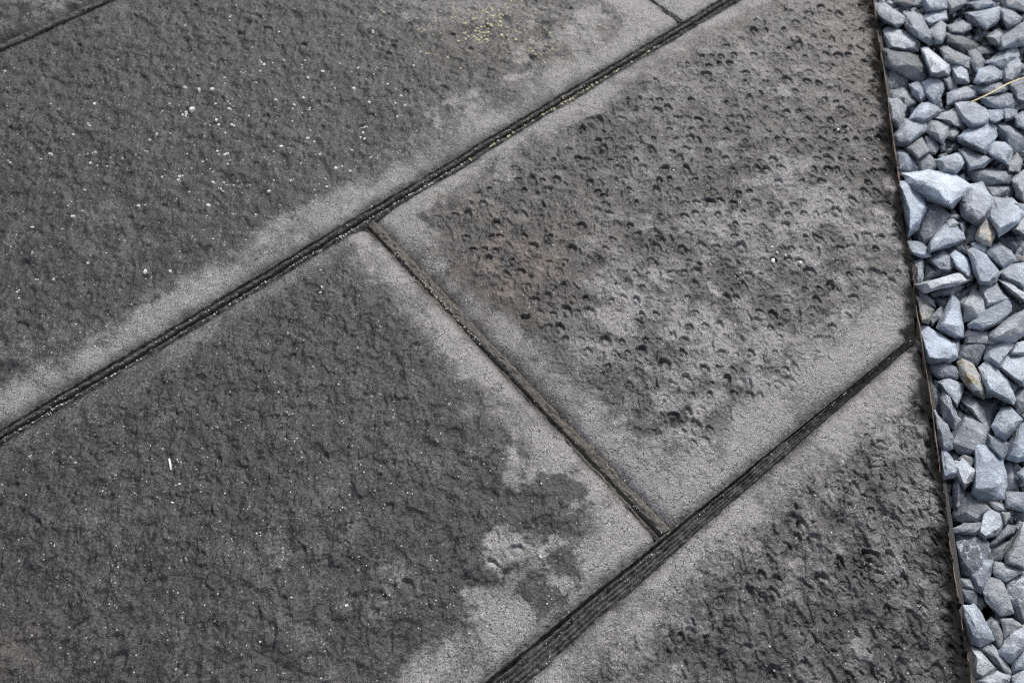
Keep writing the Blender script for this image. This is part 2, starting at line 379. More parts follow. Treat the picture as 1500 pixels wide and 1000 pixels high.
def make_slab(corners, bands, extra, rough, label, parent, seed, kerb=False, wr_dir=0.0, wr_str=1.0, step=STEP):
    """corners: four 2D points in order; bands: list of (line, sign, half width, pale width, strength)"""
    q = [np.asarray(c, float) for c in corners]
    n = int(max(np.linalg.norm(q[1] - q[0]), np.linalg.norm(q[2] - q[3])) / step) + 2
    m = int(max(np.linalg.norm(q[3] - q[0]), np.linalg.norm(q[2] - q[1])) / step) + 2
    u, v = np.meshgrid(np.linspace(0, 1, n), np.linspace(0, 1, m), indexing='ij')
    X = (q[0][0] * (1 - u) + q[1][0] * u) * (1 - v) + (q[3][0] * (1 - u) + q[2][0] * u) * v
    Y = (q[0][1] * (1 - u) + q[1][1] * u) * (1 - v) + (q[3][1] * (1 - u) + q[2][1] * u) * v
    # margins wander a little
    wob = 0.0022 * fbm(X, Y, 0.03, 3, 0.6, seed=1); X = X + wob * 0.7; Y = Y + wob
    low_n = fbm(X, Y, 0.11, 4, 0.55, seed=seed)
    mid_n = fbm(X, Y, 0.03, 4, 0.6, seed=seed + 1); ba_n = fbm(X, Y, 0.06, 3, 0.55, seed=seed + 11); fin_n = fbm(X, Y, 0.009, 3, 0.7, seed=seed + 5)
    pale = np.zeros_like(X); dirt = np.zeros_like(X); z = np.zeros_like(X); inner = np.ones_like(X)
    for (l, sg, dw, pw, st, dep) in bands:
        d = sg * sdist(l, X, Y)
        dd = d + 0.030 * low_n * min(1, pw / 0.06) + 0.021 * mid_n + 0.010 * fin_n
        pale = np.maximum(pale, st * sstep(pw * 1.15, pw * 0.42, dd) * (0.62 + 0.38 * sstep(-.22, .06, ba_n)))
        inner = np.minimum(inner, sstep(pw * 0.35, pw * 1.15, dd))
        z -= dep * np.exp(-(np.maximum(d, 0) / dw) ** 1.3) + 0.0022 * sstep(pw, 0.0, d)
        ed = 0.62 * sstep(2.3 * dw, -0.004, d + 0.006 * mid_n + 0.006 * fin_n); dirt = np.maximum(dirt, ed)
    if kerb:
        d = np.maximum(side(LK, cM) * sdist(LK, X, Y), 0)
        z -= 0.0100 * np.exp(-(d / 0.0085) ** 1.4)
        dirt = np.maximum(dirt, 1.0 * sstep(0.040, 0.002, d + 0.010 * low_n + 0.018 * mid_n + 0.010 * fin_n))
        z += 0.0045 * mid_n * sstep(0.03, 0.0, d) - 0.006 * sstep(.06, .2, fbm(X, Y, .028, 3, .6, seed=9)) * sstep(.013, .002, d)
    pale, brown = extra(X, Y, pale, low_n, mid_n, inner)
    pale = np.clip(pale, 0, 1)
    # relief: broad swell, flaking plates, hammer marks, sand
    pl = fbm(X, Y, 0.022, 3, 0.55, seed=seed + 2)
    plate = sstep(0.02, 0.06, pl) + 0.7 * sstep(-0.16, -0.12, pl) + 0.6 * sstep(0.15, 0.2, fbm(X, Y * 0.5, 0.03, 3, 0.5, seed=seed + 3))
    # creases and wrinkles of the stamped skin
    ca, sa = math.cos(wr_dir), math.sin(wr_dir); Xr, Yr = (ca * X + sa * Y) * wr_str, -sa * X + ca * Y
    c1 = fbm(Xr, Yr, 0.017, 2, 0.5, seed=seed + 6); c2 = fbm(Xr, Yr, 0.012, 2, 0.4, seed=seed + 7)
    wr = -sstep(0.05, 0.0, np.abs(c1)) * sstep(-.05, .1, fbm(X, Y, .03, 2, .5, seed + 8)) - 0.6 * sstep(0.06, 0.0, np.abs(c2)) * sstep(0, .12, fbm(X, Y, .022, 2, .5, seed + 9))
    wr += 1.6 * np.abs(c2) + 1.1 * c1
    amp = (0.25 + 0.75 * inner) * (1.0 - 0.45 * pale)
    z += 0.0040 * low_n + amp * (0.0024 * mid_n + rough * (0.0020 * plate + 0.0026 * wr))
    z += sample(pits, X, Y) * (0.35 + 0.65 * inner)
    z += (0.35 + 0.65 * amp) * (0.0011 * fbm(X, Y, 0.0095, 2, 0.5, seed=seed + 4))
    me = grid_mesh('paving_slab', np.stack([X, Y, z], -1), {'pale': pale, 'brown': brown, 'dirt': dirt, 'moss': pale * 0}, skirt=0.06)
    o = link('paving_slab', me, parent, m_slab)
    o['label'] = label
    return o

def ex_upper(X, Y, pale, low_n, mid_n, inner):
    b = np.maximum.reduce([0.95 * blob(X, Y, 870, 70, .17, .11, .4), 0.75 * blob(X, Y, 720, 160, .13, .05, .45), 0.5 * blob(X, Y, 690, 10, .22, .08), .8 * blob(X, Y, 940, 0, .14, .1)])
    p = np.maximum(pale, b * sstep(-0.35, 0.25, low_n + 0.6 * mid_n))
    p -= 0.55 * np.maximum(blob(X, Y, 880, 55, .045, .04), blob(X, Y, 740, 140, .05, .03)) * sstep(-.1, .2, mid_n + .1)
    p = np.maximum(p, 0.13 + 0.24 * low_n + 0.34 * mid_n)
    return p, 0.25 * blob(X, Y, 740, 60, .12, .08)
def ex_mid(X, Y, pale, low_n, mid_n, inner):
    b = np.maximum.reduce([.95 * blob(X, Y, 960, 450, .14, .075, -.3), .75 * blob(X, Y, 1180, 330, .21, .20), .9 * blob(X, Y, 1130, 560, .24, .12, .5), .6 * blob(X, Y, 1180, 130, .22, .10), .8 * blob(X, Y, 1000, 640, .11, .10)])
    p = np.maximum(pale, b * (0.66 + 0.5 * low_n + 1.3 * mid_n))
    p = np.maximum(p, 0.34 + 0.3 * low_n + 0.5 * mid_n)
    p -= 0.5 * blob(X, Y, 730, 400, .10, .10)
    br = blob(X, Y, 740, 370, .13, .12, 0, 1.0) * sstep(-.25, .15, mid_n + .15)
    br = np.maximum(br, 0.55 * blob(X, Y, 720, 470, .05, .06, 0, 1.0))
    br = np.maximum(br, 0.5 * blob(X, Y, 1275, 60, .10, .25, 0, 1.0))
    return p, br
def ex_low(X, Y, pale, low_n, mid_n, inner):
    b = np.maximum.reduce([1.2 * blob(X, Y, 742, 797, .034, .020), 1.1 * blob(X, Y, 800, 802, .028, .020), 1.1 * blob(X, Y, 722, 822, .018, .030), blob(X, Y, 712, 868, .045, .018, .3), .5 * blob(X, Y, 570, 850, .035, .035), .42 * blob(X, Y, 510, 880, .03, .02), .9 * blob(X, Y, 765, 690, .02, .05), .85 * blob(X, Y, 690, 600, .03, .02)])
    p = np.maximum(pale, b * (0.75 + 1.0 * mid_n))
    p -= 0.9 * np.maximum(blob(X, Y, 812, 738, .045, .034, .3, .3), blob(X, Y, 800, 852, .045, .026, .6, .3)) * sstep(-.25, .1, mid_n + .1)
    p = np.maximum(p, 0.13 + 0.24 * low_n + 0.34 * mid_n)
    return p, 0.35 * blob(X, Y, 20, 965, .045, .04)
def ex_right(X, Y, pale, low_n, mid_n, inner):
    b = np.maximum.reduce([.85 * blob(X, Y, 1290, 600, .06, .09), .7 * blob(X, Y, 1290, 860, .10, .09), .8 * blob(X, Y, 1010, 930, .06, .04), .5 * blob(X, Y, 1180, 930, .13, .1)])
    p = np.maximum(pale, b * (0.6 + 0.5 * low_n + 1.2 * mid_n))
    p = np.maximum(p, 0.34 + 0.3 * low_n + 0.5 * mid_n)
    return p, pale * 0
def ex_top(X, Y, pale, low_n, mid_n, inner): return np.maximum(pale, 0.28 + .5 * low_n + .5 * mid_n), pale * 0
def ex_corner(X, Y, pale, low_n, mid_n, inner): return np.maximum(pale, 0.8 + .5 * mid_n), pale * 0

bedc = [meet(LC, FAR_L), meet(LK, FAR_T), meet(LK, FAR_B), meet(FAR_L, FAR_B)]
bed = bpy.data.meshes.new('paving'); ins = par(LK, 0.012)
bt = [(*p, -0.022) for p in (meet(FAR_L, FAR_T), meet(ins, FAR_T), meet(ins, FAR_B), meet(FAR_L, FAR_B))]
bb = [(x, y, GZ - 0.01) for x, y, _ in bt]
bed.from_pydata(bt + bb, [], [(3, 2, 1, 0), (0, 1, 5, 4), (1, 2, 6, 5), (2, 3, 7, 6), (3, 0, 4, 7)])
paving = tag(link('paving', bed, None, m_bed), kind='structure')

def side(l, p):                       # sign that makes p's side positive
    return 1.0 if sdist(l, np.array(p[0]), np.array(p[1])) > 0 else -1.0
cU, cM, cL, cR, cT, cE = at(400, 250)[:2], at(1000, 350)[:2], at(400, 700)[:2], at(1250, 800)[:2], at(10, 10)[:2], at(1100, -80)[:2]
def off(l, p, w): return par(l, side(l, p) * w)
lAu, lAm, lAl = off(LA, cU, WA), off(LA, cM, WA), off(LA, cL, WA)
def taper(l, p, w0, w1):              # border that closes in towards the end of the line
    a, b = l; n0 = off(l, p, w0)[0]; n1 = off(l, p, w1)[1]; return n0, n1
lBm, lBr, lBl = taper(LB, cM, WB, .0028), taper(LB, cR, WB, .0028), taper(LB, cL, WB, .0028)
lDm, lDl = off(LD, cM, WD), off(LD, cL, WD)
lCu, lCt = off(LC, cU, WC), off(LC, cT, WC)
lEu, lEc = off(LE, cU, WE), off(LE, cE, WE)
def bd(l, p, pw, st, dep, dw=0.0075): return (l, side(l, p), dw, pw, st, dep)
# all slabs run kerb-side line first where they touch it
make_slab([meet(LEFTC, lCu), meet(lEu, lCu), meet(lEu, lAu), meet(LEFTC, lAu)],
          [bd(lCu, cU, .012, .1, .002, .003), bd(lAu, cU, .082, .80, .006, .011), bd(lEu, cU, .08, .85, .001)], ex_upper, 0.65,
          'large dark slab with a pale worn border and pale specks, above the long joint', paving, 0, wr_dir=.9, wr_str=.7, step=.0019)
make_slab([meet(lDm, lAm), meet(LK, lAm), meet(LK, lBm), meet(lDm, lBm)],
          [bd(lAm, cM, .050, .8, .005), bd(lDm, cM, .068, .95, .0072, .012), bd(lBm, cM, .085, .95, .007, .009)], ex_mid, 0.55,
          'middle slab with rows of pockmarks and a brownish stain, reaching the gravel', paving, 1, True, step=.00155)
make_slab([meet(LEFTC, lAl), meet(lDl, lAl), meet(lDl, lBl), meet(LEFTC, lBl)],
          [bd(lAl, cL, .05, .46, .005), bd(lDl, cL, .068, .86, .0068, .010), bd(lBl, cL, .08, .88, .007, .010)], ex_low, 0.7,
          'large dark slab at lower left with a pale border on its right', paving, 2, wr_dir=1.05, wr_str=0.5)
make_slab([meet(lBr, FAR_B), meet(lBr, LK), meet(LK, FAR_B) * 0.5 + meet(lBr, LK) * 0.5, meet(LK, FAR_B)],
          [bd(lBr, cR, .062, .92, .0075, .010)], ex_right, 0.9,
          'rough pitted slab at lower right beside the gravel', paving, 3, True, wr_dir=1.5, wr_str=0.6)
make_slab([meet(LEFTC, FAR_T), meet(lCt, FAR_T), meet(lCt, FAR_T) * .5 + meet(LEFTC, lCt) * .5, meet(LEFTC, lCt)],
          [bd(lCt, cT, .02, .15, .009, .014)], ex_top, 1.0, 'dark slab corner at top left beyond the narrow joint', paving, 0, step=.0042)
make_slab([meet(lEc, FAR_T), meet(LK, FAR_T), meet(LK, lAu), meet(lEc, lAu)],
          [bd(lAu, cE, .09, .9, .004), bd(lEc, cE, .08, .9, .001)], ex_corner, 0.7,
          'pale slab corner at the top edge above the long joint', paving, 1, True, step=.0032)

# ------------------------------------------------------------------ joints: ridged mortar strips
def make_joint(p, q, hw, prof, mat, label, seed, ext=0.004, base=-0.004, end=None, start=0.0, rib=1.0):
    """prof: list of (s, height in mm) across, s = -1 on the right of p->q, +1 on its left"""
    L = np.linalg.norm(q - p); n = int(L / 0.0020) + 2; m = 38
    d = (q - p) / L; nn = np.array([-d[1], d[0]])
    u, s = np.meshgrid(np.linspace(0, L, n), np.linspace(-1, 1, m), indexing='ij')
    w = (hw if end is None else hw + (end - hw) * np.clip((u - start) / (L - start), 0, 1)) + ext * (1 - (0 if end is None else .85) * np.clip((u - start) / (L - start), 0, 1))
    wig = 0.10 * fbm(u, u * 0 + 3.3 + seed, 0.12, 4, 0.6, seed=seed) * 2 + 0.05 * fbm(u, u * 0 + 7.7, 0.02, 3, 0.6, seed=seed)
    sp = np.array([a for a, _ in prof]); hp = np.array([b for _, b in prof]) * 0.001
    z = np.interp(np.clip(s + wig, -1, 1), sp, hp)
    z = z * (0.85 + 0.9 * fbm(u, s * 0.004, 0.06, 3, 0.6, seed=seed + 1))
    z += rib * 0.0023 * fbm(u * 0.26, s * w, 0.0045, 3, 0.6, seed=seed + 2)          # long drawn-out ridges
    z += 0.0028 * fbm(u, s * w, 0.0065, 3, 0.65, seed=seed + 3)
    z += base
    P = np.stack([p[0] + d[0] * u + nn[0] * s * w, p[1] + d[1] * u + nn[1] * s * w, z], -1)
    me = grid_mesh('mortar_joint', P, None, skirt=0.03)
    o = link('mortar_joint', me, paving, mat); o['label'] = label
    return o
aL = meet(LEFTC, LA); aR = meet(LA, LK)
make_joint(aL, aR, WA, [(-1, -4), (-.72, 1.5), (-.56, 2.5), (-.46, -14), (-.10, -14), (0.02, -1), (.3, 1.5), (.46, -7), (.62, -7), (.75, 0), (1, -3)], m_joint,
           'long joint with two dark slots and a thin ridge between', 0)
bLL = meet(LB, FAR_B); bR = meet(LB, LK); bR = bR + (bLL - bR) / np.linalg.norm(bLL - bR) * 0.014
make_joint(bLL, bR, WB, [(-1, -4), (-.8, 1), (-.7, -4), (-.5, 1), (-.36, -4), (-.12, 2), (.0, -6), (.2, -1), (.36, 1), (.5, -12), (.62, -12), (.74, 0), (1, -4)], m_joint,
           'ribbed dark joint running down from the slab edge', 2, end=.003, start=np.linalg.norm(LB[0] - bLL))
dT = meet(LD, LA); dB = meet(LD, LB)
dT = dT + (dB - dT) / np.linalg.norm(dB - dT) * 0.012; dB2 = dB + (dT - dB) / np.linalg.norm(dT - dB) * 0.012
make_joint(dT, dB2, WD, [(-1, -3), (-.7, -1), (-.5, -5), (-.4, -5), (-.2, .2), (.2, .4), (.6, .2), (1, -3)], m_joint_b,
           'short brownish cross joint between two slabs', 4, ext=.004, base=-.0066, rib=.6)
cL_, cR_ = meet(LC, LEFTC), meet(LC, FAR_T)
make_joint(cL_, cR_, WC, [(-1, 0), (-.8, 1.5), (-.72, -17), (.05, -17), (.2, -3), (.6, -1), (1, -3)], m_joint, 'narrow dark slot joint in the top left corner', 6, ext=.002)
eT, eB = meet(LE, FAR_T), meet(LE, lAu)
make_joint(eT, eB, WE, [(-1, 0), (-.3, -.5), (.1, -1.6), (.4, -.3), (1, 0)], m_joint_b, 'faint cross joint at the top edge', 8, ext=.002, base=-.003)

# ------------------------------------------------------------------ edging strip
kA, kB = meet(LK, FAR_T), meet(LK, FAR_B)
L = np.linalg.norm(kB - kA); n = int(L / 0.003); t = np.linspace(0, L, n); d = (kB - kA) / L; nn = np.array([-d[1], d[0]])
if sdist(LK, np.array(cM[0]), np.array(cM[1])) > 0 and np.dot(nn, cM - kA) > 0: nn = -nn
wv = 0.0012 * fbm(t, t * 0 + 1.7, 0.08, 4, .6, 2); hz = -0.0125 + 0.011 * fbm(t, t * 0 + 5.1, 0.2, 4, .6, 1)
prof = [(-0.001, -0.07), (-0.001, 0.0), (-0.0002, 0.0006), (0.0005, 0.0003), (0.0009, -0.0012), (0.0009, -0.07)]
P = np.zeros((n, len(prof), 3))
for k, (o_, h_) in enumerate(prof):
    P[:, k, 0] = kA[0] + d[0] * t + nn[0] * (o_ + wv + 0.0012); P[:, k, 1] = kA[1] + d[1] * t + nn[1] * (o_ + wv + 0.0012)
    P[:, k, 2] = (hz + h_) if h_ > -0.05 else h_
tag(link('edging_strip', grid_mesh('edging_strip', P), None, m_edge), 'thin brown edging strip along the dark slab edge beside the gravel', 'edging')

# ------------------------------------------------------------------ gravel stones, traced one by one
# (window, tone 0 dark .. 9 pale, outline in window units of 1/4 px)
OFF = {1: (1250, 0), 2: (1250, 250), 3: (1250, 500), 4: (1250, 750)}
G = [
(1,8,'130,25 190,30 240,65 310,105 300,130 250,155 180,130 140,95'),(1,8,'300,80 360,78 400,110 440,170 475,240 440,262 390,235 340,200 300,150'),
(1,4,'250,-20 340,-20 350,30 300,40 240,15'),(1,7,'180,185 240,160 300,185 345,205 380,250 375,300 310,305 210,285 190,220'),
(1,4,'180,300 230,290 330,300 400,330 430,360 450,400 440,450 400,488 340,455 300,420 250,390 190,390'),(1,3,'190,400 260,385 310,430 320,480 300,525 220,530 195,510'),
(1,9,'400,290 440,290 470,325 540,360 560,400 550,435 490,450 455,440 440,380 410,330'),(1,8,'445,180 510,120 540,150 540,210 520,250 480,255 455,220'),
(1,7,'405,100 440,80 500,55 540,60 545,110 500,125 450,155 415,130'),(1,8,'400,-30 540,-30 545,50 490,60 430,70'),
(1,5,'540,-30 650,-30 655,25 610,60 560,85 545,50'),(1,6,'550,150 640,125 695,140 690,170 640,195 570,190'),
(1,3,'540,200 610,190 660,215 720,265 690,305 640,310 570,280 540,250'),(1,5,'660,80 760,60 850,50 860,110 820,150 780,175 700,140'),
(1,8,'865,60 910,42 985,105 970,130 910,165 880,120'),(1,5,'660,20 780,0 830,20 820,45 720,60'),
(1,6,'875,-20 1000,-20 1040,75 950,60 890,35'),(1,7,'850,220 920,180 1000,130 1050,190 1000,260 930,270 870,290 855,250'),
(1,4,'780,215 850,170 880,190 850,240 860,280 810,260'),(1,2,'720,280 790,275 840,310 820,325 740,320'),
(1,4,'510,290 550,272 620,310 680,350 675,400 640,400 600,370 560,380 530,340'),(1,7,'570,390 620,360 660,420 670,480 600,490 580,440'),
(1,4,'680,310 720,295 770,355 765,400 720,430 690,390'),(1,5,'780,370 880,300 940,270 970,330 900,370 870,410 820,390'),
(1,9,'710,480 740,410 820,380 870,410 860,460 800,490 740,495'),(1,8,'880,440 900,380 960,340 985,380 970,430 920,480 885,480'),
(1,7,'690,510 780,485 870,490 910,520 880,540 810,555 740,545'),(1,5,'560,550 610,525 690,510 735,530 720,570 650,590 560,610'),
(1,5,'330,500 370,480 410,500 425,570 400,600 350,560'),(1,7,'410,490 460,460 510,470 530,520 500,590 470,610 430,560'),
(1,5,'510,455 570,445 605,490 600,530 560,530 545,480'),(1,3,'210,540 290,520 350,560 370,610 300,640 220,580'),
(1,6,'205,590 265,580 300,620 300,680 265,745 220,720'),(1,8,'330,700 400,610 450,600 510,650 480,680 420,720'),
(1,4,'470,690 610,635 640,700 650,760 600,745 530,710'),(1,8,'610,610 700,600 760,640 800,690 780,730 690,750 640,710 620,670'),
(1,7,'740,570 850,550 930,550 960,600 930,635 870,610 850,640 790,620'),(1,5,'915,500 1000,465 1040,540 1000,600 960,590'),
(1,8,'790,650 870,640 880,690 830,720 800,710'),(1,6,'870,640 890,610 950,650 960,690 890,710'),
(1,7,'940,690 990,660 1040,670 1030,770 960,740'),(1,3,'830,720 880,710 960,770 1000,800 1000,870 930,890 850,800'),
(1,7,'620,800 680,760 790,720 830,760 835,800 780,840 770,900 700,870 630,830'),(1,6,'775,890 800,840 890,835 925,880 910,970 860,930 800,910'),
(1,7,'620,880 680,870 760,905 810,930 760,980 680,990 640,930'),(1,2,'500,840 560,825 640,860 600,890 550,880'),
(1,7,'420,770 450,710 560,740 550,790 520,840 470,800'),(1,5,'545,750 600,740 620,780 590,820 540,810'),
(1,7,'240,800 300,710 420,715 420,770 360,800 320,850 245,850'),(1,5,'310,870 400,810 440,850 450,890 380,935'),
(1,4,'420,800 470,800 500,860 480,900 440,900'),(1,5,'370,940 440,900 500,970 460,1010 400,1010'),
(1,8,'490,940 600,900 640,900 650,950 600,1010 520,1010'),(1,5,'250,885 320,890 360,940 390,1010 250,1010'),(1,4,'900,960 960,900 990,950 970,1010 910,1010'),
(2,9,'310,30 380,15 480,8 560,15 640,60 680,90 660,130 610,180 570,210 500,185 420,160 390,110 330,75'),(2,8,'270,85 370,90 405,130 400,165 435,220 425,270 390,340 320,375 290,250'),
(2,4,'430,180 500,190 540,260 545,300 470,390 400,430 385,370 430,280'),(2,2,'520,200 580,210 610,205 540,245'),(2,4,'540,250 630,260 625,285 550,290'),
(2,7,'630,180 690,90 750,85 770,120 810,160 800,210 770,280 730,315 640,260'),(2,3,'690,0 900,0 925,30 900,75 750,80 700,40'),(2,3,'760,90 940,90 950,130 920,165 820,150'),
(2,4,'930,60 1000,0 1040,90 1000,190 960,150'),(2,9,'800,230 820,160 860,165 920,175 985,255 960,300 890,350 850,380 830,320 785,270'),
(2,6,'930,350 1000,270 1040,330 1000,380'),(2,7,'935,180 1000,200 1030,240 1000,250'),(2,8,'740,330 780,285 830,310 835,370 800,440 760,430 725,400'),
(2,3,'660,350 700,310 740,320 710,410 660,420'),(2,5,'615,300 650,295 660,340 640,390'),(2,8,'550,300 580,280 620,310 605,335 560,330'),
(2,7,'490,380 510,330 550,310 620,340 640,400 560,440 440,480 440,440'),(2,3,'520,460 640,410 640,450 560,490'),(2,2,'620,470 640,410 690,440 700,500 660,490'),
(2,7,'690,430 730,415 780,440 770,480 700,450'),(2,5,'785,460 850,430 920,470 940,520 880,575 830,540 780,490'),(2,2,'840,390 930,375 975,420 930,475 860,430'),
(2,9,'680,480 720,460 780,500 850,600 830,640 800,665 740,660 700,570'),(2,7,'860,600 920,560 1000,545 1040,600 1000,680 930,650 870,630'),
(2,2,'940,500 1000,490 1030,510 1000,540 930,540'),(2,8,'320,415 400,425 445,470 450,500 400,510 330,480'),(2,2,'335,480 430,505 410,530 345,540'),
(2,4,'355,540 400,525 415,560 400,650 370,660'),(2,2,'420,545 500,590 510,610 420,640'),(2,4,'430,520 520,465 570,500 600,560 570,600 500,580'),
(2,7,'570,500 600,475 670,520 695,620 690,645 640,600 600,570'),(2,9,'380,670 480,640 640,600 690,620 680,645 500,690 420,710'),
(2,4,'450,720 610,655 645,680 590,730 480,735'),(2,4,'365,680 470,760 480,800 450,790 375,740'),(2,8,'375,745 430,770 470,815 440,890 400,885'),
(2,4,'440,860 510,800 530,850 460,910'),(2,2,'470,745 610,740 625,765 550,850 520,800'),(2,3,'610,720 720,655 740,660 735,690 640,750'),
(2,7,'575,745 630,790 635,920 645,970 600,975 490,920 500,900 550,850'),(2,5,'630,780 700,705 760,720 775,830 740,870 650,880'),
(2,6,'745,660 840,665 905,750 900,770 780,795 750,720'),(2,6,'850,640 920,645 1000,720 1030,780 960,750 900,700'),
(2,8,'780,820 880,770 915,780 910,830 860,890 760,930 690,920 680,900'),(2,3,'900,730 990,810 960,840 910,860'),
(2,7,'790,950 900,870 1000,820 1040,900 1000,960 940,1000 800,990'),(2,5,'660,970 680,940 790,950 900,1000 830,1020 660,1010'),
(3,8,'400,-70 440,-80 545,-15 590,30 605,85 560,112 490,130 425,112'),(3,5,'550,-5 620,-10 625,40 610,100'),
(3,4,'665,30 700,-10 800,-10 810,20 720,130 620,100 640,30'),(3,7,'800,25 920,-10 930,30 890,90 850,150 770,100'),(3,8,'920,75 960,10 1000,0 1040,40 1000,80'),
(3,8,'850,150 890,85 1000,80 1050,170 1000,260 950,230'),(3,5,'435,130 480,130 540,125 600,150 625,190 600,215 500,215 470,190'),
(3,7,'620,130 640,105 690,120 740,200 775,310 760,330 700,300 630,200'),(3,8,'740,160 790,120 830,150 900,230 940,340 930,360 850,320 790,300 760,230'),
(3,7,'500,240 560,220 635,250 640,290 610,330 605,380 570,300'),(3,2,'445,240 490,270 520,320 510,400 470,415 450,300'),
(3,5,'510,330 540,280 570,320 600,420 605,470 590,510 530,460'),(3,4,'630,350 660,330 720,350 780,420 785,500 740,470 690,420'),
(3,3,'700,335 830,345 825,420 800,540 790,480 780,410 730,360'),(3,8,'820,490 870,400 920,390 960,440 985,460 960,490 920,520 890,575 840,550'),
(3,7,'900,680 920,590 980,490 1040,480 1040,680 960,700'),(3,4,'930,320 1000,260 1040,330 1000,400 970,420'),(3,5,'890,210 970,260 930,310'),
(3,8,'480,420 550,490 585,570 570,620 530,635 500,600 485,500'),(3,4,'570,600 590,530 650,440 700,445 790,510 795,610 730,655 620,650'),
(3,2,'600,405 635,410 640,440 600,470'),(3,6,'730,620 770,615 830,650 870,710 895,790 870,905 740,910 700,880 740,760'),
(3,5,'790,545 850,570 905,600 900,650 870,690 830,640 790,610'),(3,7,'520,640 550,650 550,680 610,740 615,790 530,800'),
(3,3,'550,640 610,650 620,690 600,720 560,680'),(3,8,'600,730 640,690 715,760 700,810 650,860 610,790'),(3,5,'620,690 650,665 720,690 730,710 680,740'),
(3,4,'585,850 600,790 630,790 650,900 640,950 610,1000 590,970'),(3,3,'880,720 920,700 960,760 960,860 900,880'),(3,7,'960,770 1000,740 1030,790 1000,820'),
(3,6,'890,930 900,880 1000,890 1040,940 1000,990 900,970'),(3,4,'600,1000 640,930 680,885 770,940 800,980 780,1015 730,1055 650,1060 600,1030'),(3,5,'770,930 830,915 890,960 900,1000 830,990'),
(4,7,'780,-20 830,-5 865,5 885,50 840,130 770,150 735,120 790,60'),(4,6,'870,0 915,0 920,30 890,70'),(4,3,'920,-10 1000,0 1040,30 1000,50 940,50'),
(4,5,'590,95 650,70 770,60 765,90 710,130 640,125 600,120'),(4,4,'600,130 710,130 790,180 795,240 770,270 740,340 690,370 640,350 615,260'),
(4,4,'790,190 840,150 900,75 950,90 940,120 900,150 820,200'),(4,3,'790,220 940,150 945,180 860,280 800,270'),(4,6,'895,260 950,150 1000,60 1050,200 1000,330 900,300'),
(4,6,'820,350 835,295 870,300 990,350 960,370 890,400 830,370'),(4,5,'690,370 760,290 820,290 810,350 770,420 750,470 720,440'),
(4,4,'625,390 690,390 745,470 700,450 635,440'),(4,5,'765,470 800,390 860,400 885,440 900,520 930,580 860,595 780,520'),
(4,3,'880,400 920,380 1000,385 1060,500 1000,630 930,570 890,520'),(4,4,'635,450 715,460 720,560 660,520 640,510'),(4,2,'715,480 765,500 775,550 740,570 720,550'),
(4,7,'650,555 710,550 750,600 820,740 740,780 690,760 660,640'),(4,4,'780,650 810,620 850,640 895,740 860,810 820,750'),
(4,6,'870,630 930,625 985,665 950,700 890,730'),(4,7,'855,830 890,750 950,690 1000,670 1050,740 1000,800 930,875'),
(4,5,'680,780 740,820 840,910 840,920 750,980 700,960'),(4,4,'750,800 780,770 840,790 850,860 920,930 910,960 850,920'),
(4,6,'850,1030 780,1030 720,990 760,970 840,930 910,960 915,1000'),(4,4,'930,890 1000,800 1040,870 1000,930 935,940'),(4,7,'930,960 1000,930 1040,990 1000,1030 935,1010'),
]

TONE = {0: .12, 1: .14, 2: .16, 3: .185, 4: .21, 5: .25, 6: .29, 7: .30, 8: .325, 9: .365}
GRAV_Z = -0.026
def finish_stone(bm, size, rs, cuts=2, bev=0.015):
    bmesh.ops.dissolve_limit(bm, angle_limit=0.16, verts=bm.verts[:], edges=bm.edges[:])
    bmesh.ops.bevel(bm, geom=bm.edges[:] + bm.verts[:], offset=size * bev, segments=2, profile=0.6, affect='EDGES', clamp_overlap=True)
    bmesh.ops.triangulate(bm, faces=bm.faces[:])
    if cuts: bmesh.ops.subdivide_edges(bm, edges=[e for e in bm.edges if e.calc_length() > size * 0.09], cuts=cuts, use_grid_fill=True)
    bmesh.ops.triangulate(bm, faces=bm.faces[:])
    bm.normal_update(); o = Vector((rs.rand() * 50, rs.rand() * 50, rs.rand() * 50))
    for v in bm.verts:
        p = v.co / size
        k = 0.03 * mnoise.noise(p * 2.3 + o) + 0.022 * mnoise.noise(p * 5.5 + o) + 0.012 * mnoise.noise(p * 13 + o)
        # split along bedding: small steps
        st = mnoise.noise(p * 1.9 - o); k += 0.035 * (1 if st > 0.12 else 0)
        v.co += v.normal * k * size
    for f in bm.faces: f.smooth = True

